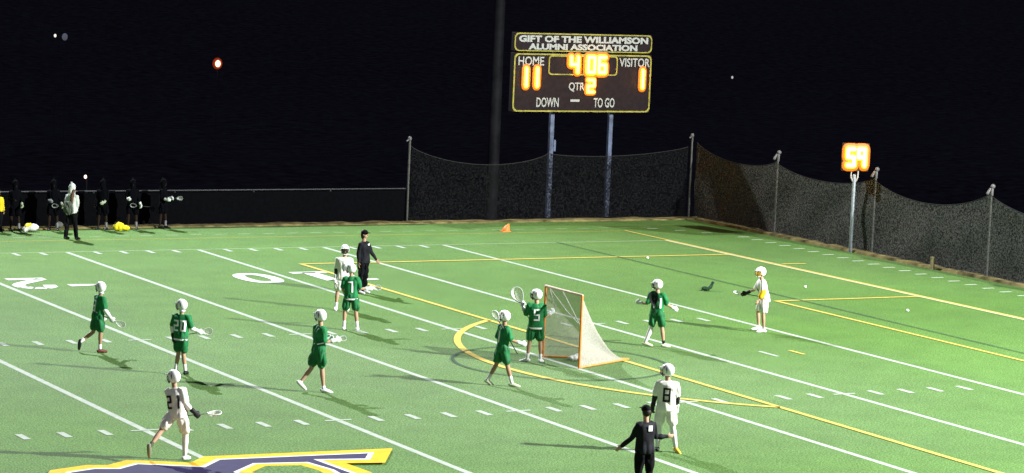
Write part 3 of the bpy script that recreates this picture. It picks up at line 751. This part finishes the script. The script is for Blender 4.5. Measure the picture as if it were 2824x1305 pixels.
        q.tube([neck-sp*.04*k-fwd*.03*k, head-hu*.04*k-hf*.03*k], [.12*k, .10*k], 14); link('hood', remesh(q, .012, 2, .014, 8), K['jm'], root)
    # ---- number on the back
    if K.get('num'):
        bvh = BVHTree.FromPolygons([v.co.copy() for v in J.data.vertices], [tuple(p.vertices) for p in J.data.polygons])
        def put(chs, side, zc, hh, ww, nm, m, off=0.0):
            x0 = -(len(chs)*ww+(len(chs)-1)*.05)/2
            for ci, ch in enumerate(chs):
                q = MB()
                bx = x0+ci*(ww+.05)
                a = .040
                segs = {'a': (0, hh-a, ww, hh), 'g': (0, hh/2-a/2, ww, hh/2+a/2), 'd': (0, 0, ww, a), 'f': (0, hh/2, a, hh), 'e': (0, 0, a, hh/2), 'b': (ww-a, hh/2, ww, hh), 'c': (ww-a, 0, ww, hh/2)}
                D = {'0': 'abcdef', '1': 'bc', '2': 'abged', '3': 'abgcd', '5': 'afgcd', '8': 'abcdefg', '7': 'abc'}
                for sname in D[ch]:
                    X0, Z0, X1, Z1_ = segs[sname]; nn = 6
                    gx = max(1, int((X1-X0)/.009)); gz_ = max(1, int((Z1_-Z0)/.009)); b = len(q.v); ok = True; vv = []
                    for iz in range(gz_+1):
                        for ix in range(gx+1):
                            lx = (bx+X0+(X1-X0)*ix/gx)*k; lz = (zc-hh/2+Z0+(Z1_-Z0)*iz/gz_)*k
                            o_ = pel+sp*lz+rv*lx*side+fwd*(-side)*1.0
                            hit = bvh.ray_cast(o_, fwd*side)
                            if hit[0] is None: ok = False; break
                            vv.append(hit[0]+fwd*(-side)*.016)
                        if not ok: break
                    if ok: q.add(vv, [(iz*(gx+1)+ix, iz*(gx+1)+ix+1, (iz+1)*(gx+1)+ix+1, (iz+1)*(gx+1)+ix) for iz in range(gz_) for ix in range(gx)])
                if q.v: q.build(nm, m, J)
        nb = K.get('numsize', (.27, .12)); put(K['num'], 1, .24, nb[0], nb[1], 'number', K.get('numm', NUMW))
        if K.get('front'): put(K['num'], -1, .25, .20, .09, 'number', K.get('numm', NUMW))
    if K.get('hem'):
        q = MB(); q.loft([ring(pel+sp*h*k+fwd*0, rv, fwd, (a)*k, (b)*k, 22) for h, a, b in ((-.115, .196, .146), (-.075, .197, .147))]); q.build('hem_band', NUMW, J)
    if K.get('patch'):
        c = pel+sp*.40*k+fwd*K['patch'][1]*.145*k+rv*K['patch'][0]*.05*k
        q = MB(); q.box((0, 0, 0), (.045*k, .006, .055*k)); Mx = Matrix((rv, fwd, sp)).transposed()
        q.v = [tuple(c+Mx @ Vector(p)) for p in q.v]; q.build('badge', NUMW, J)
    return dict(root=root, ori=ori, arms=[(ori+w+fo*.07*k) for (s, e, w, fo) in arms], fwd=fwd, rv=rv, sp=sp, f=f, head=ori+head, neck=ori+neck, pel=ori, k=k)

def stick(label, grip, d, back, fwdlen, face, goalie=False, m=SHAFTM, pm=POCKET, hm=HEADP, size=1.0):
    """shaft through the grip point along d; head: open nylon loop with a hanging pocket; face = normal of the head"""
    d = V(d); face = V(face); face = (face-d*face.dot(d)).normalized(); s = d.cross(face)
    a = -d*back; b = d*fwdlen; t = empty('lacrosse_stick', grip, label, 'lacrosse stick', 'lacrosse sticks held by the players')
    q = MB(); q.tube([a, b], .0115, 8); q.build('shaft', m, t, smooth=True)
    Lh, Wh = ((.42, .17) if goalie else (.28, .095)); Lh *= size; Wh *= size; pts = []
    for i in range(25):
        u = i/24; x = math.sin(math.pi*u)**.8 if 0 < u < 1 else 0
        ang = math.pi*2*u
        ly = Lh*(1-math.cos(ang))/2; wy = Wh*math.sin(ang)*(.55+.62*ly/Lh)
        pts.append(b+d*ly+s*wy)
    q = MB(); q.tube(pts, .010 if not goalie else .015, 8, cap=False); q.build('head', hm, t, smooth=True)
    q = MB(); M_, N_ = 10, 9
    for i in range(M_+1):
        ly = Lh*(.02+.96*i/M_); cs = 1-2*ly/Lh; wy = Wh*math.sqrt(max(0, 1-cs*cs))*(.55+.62*ly/Lh)
        for j in range(N_):
            x = -1+2*j/(N_-1); q.v.append(tuple(b+d*ly+s*wy*x-face*(.09 if not goalie else .14)*(1-x*x)*math.sin(math.pi*i/M_)**.7))
    for i in range(M_):
        for j in range(N_-1):
            c_ = i*N_+j; q.f.append((c_, c_+1, c_+N_+1, c_+N_))
    q.build('pocket', pm, t, smooth=True)
    return t

PEOPLE_HERE = True
down = (0, 0, -1)
# 1 green defender, far left, walking right
p = person('player in green jersey and black boots walking right, rearmost foot lifted, leftmost on the field', (-10.89, 4.30), 'R', 55, (.10, .0, 1),
    ((-.05, -.2, -1), (.5, .3, -.9)), ((.25, -.1, -1), (.55, .1, -.75)), ((-.15, -.1, -1), (-.75, -.3, -.6), (-.1, 0, -1)), ((.08, .0, -1), (-.02, 0, -1)), H=1.76, headdir=-50,
    kit=dict(num='3', neckguard=1, shoe=(SHOEB, mat('red_brown_shoe', (.10, .02, .012), .6)), skin=SKIN2, sleeve=(.8, .8), pad=(None, WHITE2), padlen=.8, numsize=(.3, .13)))
stick('short stick held low by the leftmost green player, its head over the yard line', p['arms'][1], (.75, .1, -.35), .45, .10, (0, -1, .3), size=.9)
# 2 green 20
p = person('player in green number 20 jersey with a white hem, seen from behind left of centre', (-10.09, 0.60), 'R', 12, (.03, 0, 1),
    ((-.35, .0, -1), (.15, -.2, -.9)), ((.45, .1, -.9), (.5, .5, -.3)), ((.12, 0, -1), (-.14, -.05, -1)), ((-.02, 0, -1), (.14, 0, -1)), H=1.80, headdir=-55,
    kit=dict(num='20', neckguard=1, shoe=(SHOEB, SHOEB), sockh=.60, hem=1, glove=(GLOVEB, GLOVEW), pad=(WHITE2, WHITE2), numsize=(.27, .13)))
stick('stick held out to the right by green number 20, pale pocket upright', p['arms'][1], (.7, .2, .10), .55, .02, (0, -1, .1), size=.95)
# 3 white 21
p = person('player in white number 21 jersey running right along the bottom left, stick held level', (-14.16, -9.39), 'R', 24, (-.15, .06, 1),
    ((.12, .5, -.85), (.60, .55, -.35)), ((.38, -.1, -.95), (.60, .25, -.60)), ((-.42, -.35, -.62), (-.36, -.45, -.55), (.05, 0, -1)), ((.16, .25, -1), (.02, -.15, -1)), H=1.84, headdir=-48,
    kit=dict(jm=WHITE, sm=WHITE, num='21', numm=NUMB, tights=(None, WHITE2), shoe=(mat('grey_green_shoe', (.16, .17, .11), .6), SHOEW), sock=(mat('olive_sock', (.08, .085, .05), .9), SOCKW), glove=(GLOVEB, GLOVEB), pad=(GLOVEB, WHITE2), puff=.045, sleeve=(.85, .85)))
stick('white headed stick carried level to the right by white number 21', p['arms'][1], (.95, .25, .10), .45, .22, (0.1, -.3, 1), hm=HELW)
# 4 green, walking right centre-left
p = person('bare legged player in plain green kit and white shoes striding right, left of the crease', (-7.89, -2.57), 'R', 62, (.04, 0, 1),
    ((-.12, -.1, -1), (.75, .3, .12)), ((.18, -.25, -.9), (.75, .35, .15)), ((-.25, -.15, -1), (-.62, -.22, -.85), (.45, .0, -.42)), ((.10, .10, -1), (.12, -.02, -1), (.93, .1, -.12)), H=1.93, headdir=-45,
    kit=dict(sockh=.9, skin=SKIN, sleeve=(.85, .85), puff=.03))
stick('stick held across the chest by the green player striding left of the crease', p['arms'][1], (.75, .45, .15), .55, .02, (0, -1, .2), size=.7)
# 5 white, behind
p = person('player in white jersey facing the camera behind the green number 7 player', (-1.30, 10.0), 'L', 178, (.02, 0, 1),
    ((.35, 0, -1), (.1, -.3, -.9)), ((-.30, 0, -1), (-.05, -.2, -1)), ((.10, 0, -1), (.02, 0, -1)), ((-.14, 0, -1), (-.06, 0, -1)), H=1.86,
    kit=dict(jm=WHITE, sm=WHITE, num='1', numm=mat('grey_number_print', (.25, .24, .25), .8), front=1, pad=(GLOVEB, GLOVEB), glove=(GLOVEW, GLOVEW), puff=.045))
# 6 green 7 facing away
p = person('player in green number 7 jersey, legs apart, in front of the white player and official', (-2.75, 6.35), 'R', 5, (-.02, 0, 1),
    ((-.42, .05, -.9), (.2, .5, -.5)), ((.40, .1, -.85), (.85, .35, .02)), ((-.14, 0, -1), (-.03, 0, -1)), ((.12, 0, -1), (.12, 0, -1)), H=1.80, headdir=-55,
    kit=dict(num='7', hem=1, sockh=.6, numsize=(.30, .14)))
stick('stick pointing right from the gloves of green number 7', p['arms'][1], (.9, .3, .10), .35, .04, (0, -1, .3), size=.85)
# 7 official far
p = person('official in dark jacket, trousers and cap standing behind the players near the penalty corner', (0.62, 13.3), 'R', 118, (-.02, .02, 1),
    ((.50, .1, -.85), (.55, .05, -.75)), ((-.22, -.1, -1), (.05, -.25, -.95)), ((.04, .1, -1), (-.10, 0, -1)), ((-.04, -.1, -1), (-.10, 0, -1)), H=1.90, group='officials in dark jackets',
    kit=dict(jm=NAVYC, sm=BLACK, trousers=1, head='cap', longhair=1, sleeve=(2, 2), glove=(None, None), shoe=(SHOEW, SHOEW), top='jacket', patch=(-.4, 1), puff=.05, curl=.5))
# 8 green striding with stick up
p = person('player in green striding right in the crease with his stick raised over his shoulder', (-3.05, -2.95), 'R', 66, (.05, 0, 1),
    ((-.30, .1, -.75), (.35, .45, .45)), ((.30, -.15, -.60), (.85, .25, -.28)), ((-.22, -.05, -1), (-.52, -.10, -1), (.8, 0, -.45)), ((.22, .05, -1), (.30, 0, -1), (.9, .1, -.1)), H=1.84, headdir=-55,
    kit=dict(sockh=.62, skin=SKIN2, num='1', sleeve=(.85, .85), shoe=(mat('pale_shoe', (.42, .45, .32), .6),)*2, hem=0))
q0 = p['neck']-VU*.20+VR*.05-VA*.12
stick('raised stick with a small white head behind the shoulder of the striding green player', q0, (-.52, -.1, .85), .55, .40, (-.3, -1, 0), m=SHAFTD, hm=HELW, size=.95)
# 9 goalkeeper
p = person('goalkeeper in green number 5 jersey standing at the left goal post', (-0.49, 0.20), 'R', -6, (.0, 0, 1),
    ((-.50, .25, -.75), (-.25, .5, .62)), ((.32, .15, -.9), (.45, .5, .25)), ((-.10, 0, -1), (-.10, 0, -1), (-.75, .3, -.1)), ((.08, 0, -1), (.05, 0, -1), (.25, .7, -.05)), H=1.86, headdir=-60,
    kit=dict(num='5', sockh=.72, puff=.04, hem=1, numsize=(.29, .15)))
stick('wide goalkeeper stick raised beside the helmet of green number 5', p['arms'][0], (-.40, .1, .75), .6, .05, (.25, -1, .1), goalie=True)
# 10 green right with dark pocket
p = person('player in green with one white legging standing on the right, both gloves raised', (3.77, 2.03), 'L', 20, (-.02, 0, 1),
    ((-.55, .0, -.75), (-.35, .3, .02)), ((.50, .1, -.75), (.45, .25, -.25)), ((-.10, 0, -1), (-.38, -.05, -1), (.85, 0, -.10)), ((.14, 0, -1), (.16, 0, -1), (.8, .4, -.1)), H=1.80, headdir=-58,
    kit=dict(tights=(WHITE2, None), sock=(None, SHOEB), sockh=.82, num='11', shoe=(mat('pale_shoe', (.42, .45, .32), .6),)*2, sleeve=(.8, .8)))
q0 = p['pel']+VU*.16-VR*.09-VA*.19
stick('stick with a dark pocket hanging across the back of the green player on the right', q0, (-.12, -.10, 1), .28, .02, (0.1, -1, 0), m=SHAFTD, pm=POCKETD, hm=SHAFTD, size=1.45)
# 11 white attacker, yellow sleeve
p = person('player in white kit with a yellow elbow pad crouching to face left', (8.55, 3.45), 'L', 262, (-.20, 0, 1),
    ((.02, -.25, -1), (-.42, -.2, -.75)), ((-.50, .3, -.85), (-.85, .1, -.38)), ((-.10, -.2, -1), (.10, .1, -1)), ((-.32, .25, -1), (.10, 0, -1)), H=1.84, headdir=255,
    kit=dict(jm=WHITE, sm=WHITE, num='1', numm=NUMB, front=1, glove=(None, GLOVEB), pad=(YELC, None), padlen=.5, padr=1.45, shoe=(SHOEW, SHOEW), cage=mat('yellow_cage', (.6, .38, .06), .5), puff=.035, sockh=.85, skin=SKIN))
stick('stick held low to the left by the white player with the yellow elbow pad', p['arms'][1], (-.95, .05, .12), .55, .06, (0, -.4, 1), hm=HELW, m=SHAFTD, size=.85)
# 12 white 8
p = person('player in white number 8 jersey and white tights seen from behind at the bottom right', (-3.72, -11.51), 'R', 3, (.02, 0, 1),
    ((-.42, .1, -.9), (-.12, .3, -.8)), ((.30, 0, -1), (.02, .35, -.9)), ((-.08, 0, -1), (-.02, 0, -1)), ((.14, 0, -1), (.20, 0, -1), (.25, -.5, -.1)), H=1.88, headdir=-52,
    kit=dict(jm=WHITE, sm=WHITE, num='8', numm=NUMB, tights=(WHITE2, WHITE2), shoe=(SHOEB, SHOEY), glove=(GLOVEB, GLOVEW), pad=(GLOVEB, GLOVEB), puff=.045, numsize=(.29, .16)))
stick('long dark stick hanging from the left hand of white number 8', p['arms'][0], (-.18, .1, -1), .30, .28, (0, -1, 0), m=SHAFTD, pm=POCKETD, hm=SHAFTD)
# 13 official near
p = person('official in black jacket with a white back badge pointing down left at the bottom edge', (-6.75, -15.4), 'R', -32, (.0, .02, 1),
    ((-.42, .0, -.88), (-.72, -.05, -.62)), ((.25, .3, -.90), (.88, .40, .02)), ((-.05, 0, -1), (-.04, 0, -1)), ((.08, 0, -1), (.06, 0, -1)), H=1.82, headdir=-30, group='officials in dark jackets',
    kit=dict(wide=1, jm=NAVYC, sm=BLACK, trousers=1, head='cap', sleeve=(2, 2), glove=(None, None), shoe=(SHOEB, SHOEB), top='jacket', patch=(.3, -1), puff=.045, curl=.4))
# 14 hooded person on the far touchline
GREYH = mat('pale_hoodie_cloth', (0.50, 0.52, 0.50), .9, var=.1)
p = person('person in a pale grey hooded sweatshirt and black trousers on the far sideline', (-3.05, 27.6), 'R', 25, (.02, 0, 1),
    ((-.28, 0, -1), (.30, .35, -.75)), ((.26, 0, -1), (-.25, .35, -.80)), ((-.10, 0, -1), (-.10, 0, -1)), ((.12, 0, -1), (.14, 0, -1)), H=1.86, group='people along the far sideline',
    kit=dict(jm=GREYH, sm=BLACK, trousers=1, head='hood', sleeve=(1.95, 1.95), glove=(None, None), shoe=(SHOEB, SHOEB), top='sweatshirt', puff=.055, curl=.8))
q = MB(); q.tube([p['head']-p['ori']-VU*.08-VA*.10+VR*.05, p['neck']-p['ori']-VU*.05-VA*.14+VR*.03, p['neck']-p['ori']-VU*.30-VA*.17+VR*.02], [.055, .065, .04], 12)
q.build('hair', HAIRB, p['root'], smooth=True)
q = MB(); cc = p['pel']-p['ori']+VU*.13-p['fwd']*.185
cc = cc-VU*.05; q.ell(cc, (p['rv']*.20, p['fwd']*.09, VU*.24), 16, 10)  # size and dark tone carry the shade on the sweatshirt's lower half
bp = link('backpack', remesh(q, .014, 2, .03, 9), mat('mottled_shade_canvas', (.085, .10, .08), .9, var=.5, vscale=30))
bp.location = p['ori']; tag(bp, 'mottled grey green backpack worn by the hooded person, its dark tone painted as shade', 'backpack')
# 15 yellow top at the left edge
p = person('person in a bright yellow top cut off by the left edge of the picture', (-5.05, 30.2), 'R', 150, (0, 0, 1),
    ((.3, 0, -1), (.1, 0, -1)), ((-.3, 0, -1), (0, 0, -1)), ((.05, 0, -1), (.05, 0, -1)), ((-.05, 0, -1), (-.05, 0, -1)), H=1.45, group='people along the far sideline',
    kit=dict(jm=mat('bright_yellow_cloth', (.60, .46, .01), .8), sm=BLACK, trousers=1, head='hair', sleeve=(1.9, 1.9), glove=(None, None), shoe=(SHOEB, SHOEB), top='top', puff=.05))
# dark substitutes against the windscreen
LG = mat('pale_green_glove', (.30, .34, .24), .8); GG = mat('grey_glove', (.16, .17, .18), .8)
DK = mat('black_tracksuit', (0.0022, 0.0022, 0.0035), .95, spec=.03); DS = mat('shaded_dark_skin', (.02, .012, .009), .8, spec=.05)
subs = [((-4.45, 30.3), 150, 'with a pale glove, next to the person in yellow', ((.35, 0, -1), (.1, -.3, -.3)), ((-.3, 0, -1), (.5, -.5, 0)), (LG, None)),
        ((-3.05, 30.4), 165, 'with pale gloves, left of the person in the pale hoodie', ((.40, 0, -1), (.35, -.4, -.6)), ((-.2, 0, -1), (.3, -.6, -.1)), (LG, GG)),
        ((-1.25, 30.4), 190, 'with one pale glove, just right of the person in the pale hoodie', ((.1, 0, -1), (-.3, -.6, -.3)), ((-.3, 0, -1), (-.1, -.4, -.6)), (LG, None)),
        ((-.15, 30.4), 170, 'with white gloves, behind the yellow bag', ((.35, 0, -1), (.3, -.4, -.7)), ((-.25, 0, -1), (.2, -.6, 0)), (GLOVEW, GLOVEW)),
        ((1.05, 30.4), 110, 'holding white gloves out, rightmost of those by the windscreen', ((.05, 0, -1), (.6, -.4, 0)), ((0, 0, -1), (.5, -.3, -.05)), (GLOVEW, GLOVEW))]
for i, (ft, ph, where, la, ra, gl_) in enumerate(subs):
    p = person('dark clothed substitute '+where, ft, 'R', ph, (0, 0, 1), la, ra, ((.10, 0, -1), (.06, 0, -1)), ((-.08, 0, -1), (-.05, 0, -1)), H=1.72, group='people along the far sideline',
        kit=dict(jm=DK, sm=DK, sock=(GG, None), sockh=.35, head='hood', skin=DS, sleeve=(1.9, 1.9), glove=gl_, shoe=(SHOEB, SHOEB), top='jacket'), voxel=.014)
    if i in (1, 3, 4):
        stick(('pale stick held at the waist by the substitute left of the hooded person', 'pale stick held by the substitute behind the yellow bag', 'stick held out to the right by the rightmost substitute at the windscreen')[(1, 3, 4).index(i)],
              p['arms'][0], (.9 if i == 4 else -.95, -.1, .05), .3, .15, (0, -1, .2), hm=GG, m=SHAFTD, size=.8)

# ============================================================ LOOSE THINGS ON THE GROUND
def lump(name, loc, label, cat, parts, m, vox=.014, disp=.03):
    t = empty(name, loc, label, cat)
    for nm, els, mm in parts:
        q = MB()
        for c, a in els: q.ell(c, a, 14, 8)
        link(nm, remesh(q, vox, 2, disp, 9, loc[0]), mm, t)
    return t
YB = mat('yellow_bag_cloth', (.72, .58, .01), .7); WB = mat('white_bag_cloth', (.62, .62, .58), .8)
lump('duffel_bag', (-.60, 29.95, 0), 'crumpled bright yellow bag lying on the far sideline', 'bag',
     [('shell', [((-.05, 0, .14), ((.20, 0, 0), (0, .14, 0), (.03, 0, .15))), ((.20, -.02, .09), ((.16, 0, 0), (0, .10, 0), (0, 0, .08)))], YB), ('strap', [((-.18, 0, .26), ((.05, 0, .03), (0, .03, 0), (0, 0, .05)))], BLACK)], YB)
lump('equipment_bag', (-3.80, 30.1, 0), 'white and yellow bag lying by the windscreen near the left edge', 'bag',
     [('shell', [((.05, 0, .13), ((.24, 0, .02), (0, .14, 0), (0, 0, .12))), ((-.18, 0, .09), ((.10, 0, 0), (0, .10, 0), (0, 0, .10)))], WB), ('flap', [((-.10, -.02, .22), ((.13, 0, .04), (0, .10, 0), (0, 0, .06)))], YB)], WB)
lump('kit_bag', (-2.6, 30.6, 0), 'small grey bag at the feet of the substitute left of the hooded person', 'bag',
     [('shell', [((0, 0, .16), ((.15, 0, 0), (0, .1, 0), (0, 0, .10)))], mat('grey_bag_cloth', (.10, .10, .09), .9))], GG)
t = empty('corner_cone', (13.55, 27.85, 0), 'small orange cone leaning on the far sideline below the scoreboard', 'cone')
q = MB(); q.tube([(0, 0, .03), (.05, 0, .16), (.10, 0, .25)], [.15, .10, .04], 14); q.build('cone', mat('orange_cone_plastic', (.75, .20, .04), .5), t, smooth=True)
q = MB(); q.box((-.02, 0, .012), (.17, .15, .012)); q.build('base', mat('orange_cone_plastic', (.75, .20, .04), .5), t, bevel=.01)
# dark green garment on the turf
t = empty('discarded_glove', (12.0, 11.75, 0), 'dark green and black glove dropped on the turf behind the goal', 'glove')
q = MB(); q.ell((-.08, 0, .07), ((.17, .02, -.02), (0, .08, 0), (0, 0, .07)), 12, 8); q.tube([(.02, 0, .08), (.12, .02, .13), (.19, .03, .25)], [.05, .05, .045], 10); q.tube([(-.15, 0, .06), (-.26, -.02, .03)], [.035, .02], 8)
link('shell', remesh(q, .012, 2, .02, 11), mat('dark_green_leather', (.006, .028, .010), .8, var=.5), t)
q = MB(); q.ell((.21, .03, .26), ((.03, 0, 0), (0, .04, 0), (0, 0, .05)), 10, 6); q.build('cuff', mat('pale_green_cuff', (.12, .22, .08), .8), t, smooth=True)
for (x, y), l in (((14.49, 19.45), 'white ball on the turf near the far penalty line'), ((15.66, 11.70), 'white ball on the turf between the glove and the goal area corner'), ((15.63, 6.23), 'white ball on the turf inside the small goal area on the right')):
    t = empty('lacrosse_ball', (x, y, 0), l, 'ball', 'stray lacrosse balls')
    q = MB(); q.ell((0, 0, .046), ((.042, 0, 0), (0, .042, 0), (0, 0, .042)), 16, 10); q.build('ball', HELW, t, smooth=True)
    q = MB(); q.tube([(.0422*math.cos(a), .0422*math.sin(a)*.9, .046+.0422*math.sin(a)*.43) for a in [math.tau*i/16 for i in range(17)]], .0014, 5, cap=False); q.build('seam', GLOVEW, t)
# ============================================================ FAR LAMPS IN THE DARK VALLEY
def far_lamp(loc, h, rad, colr, e, halo, label):
    t = empty('distant_lamp', loc, label, 'lamp', 'lamps in the dark beyond the field')
    q = MB(); q.tube([(0, 0, 0), (0, 0, h-rad)], [.07, .05], 8); q.build('mast', mat('weathered_mast', (.06, .06, .065), .8), t)
    if halo:  # bloom around the bulb shaped as emissive shells, not real lamp glass
        q = MB(); q.ell((0, 0, h), ((halo, 0, 0), (0, halo*.5, 0), (0, 0, halo*1.1)), 16, 10); q.build('lens', mat('red_halo_'+str(int(halo*100)), (.3, .05, .02), .6, emit=(1.0, .10, .03), estr=.16), t, smooth=True)  # outer glow shell, no lens on the lamp
        q = MB(); q.ell((-.03, -halo*.3, h), ((halo*.66, 0, 0), (0, halo*.45, 0), (0, 0, halo*.75)), 16, 10); q.build('inner_halo', mat('orange_halo_'+str(int(halo*100)), (.3, .08, .02), .6, emit=(1.0, .28, .10), estr=.85), t, smooth=True)
    q = MB(); q.ell((-.1, -halo*.6, h), ((rad, 0, 0), (0, rad, 0), (0, 0, rad*1.3)), 14, 8); q.build('bulb', mat('bulb_'+str(round(e, 1)), colr, .5, emit=colr, estr=e), t, smooth=True)
LAMPS = True
for (x, y, z), rad, colr, e, halo, label in (
    ((93.0, 244.0, -6.17), .26, (1.0, .80, .62), 6.0, .62, 'bright red orange lamp shining in the dark above the field, upper left'),
    ((34.0, 127.0, -7.76), .10, (1.0, .62, .50), 3.0, .0, 'small pinkish lamp just above the windscreen fence beside the hooded person'),
    ((66.3, 224.8, -2.38), .14, (1.0, .93, .80), .9, .0, 'faint white lamp at the upper left, left one of a close pair'),
    ((67.2, 224.3, -2.47), .30, (.45, .47, .60), .12, .0, 'dim grey glow of a lamp at the upper left, right one of a close pair'),
    ((156.9, 231.7, -6.25), .13, (.9, .8, .8), .5, .0, 'tiny faint lamp in the dark between scoreboard and shot clock')):
    zz = gz(x, y)-2.0
    far_lamp((x, y, zz), z-zz, rad, colr, e, halo, label)
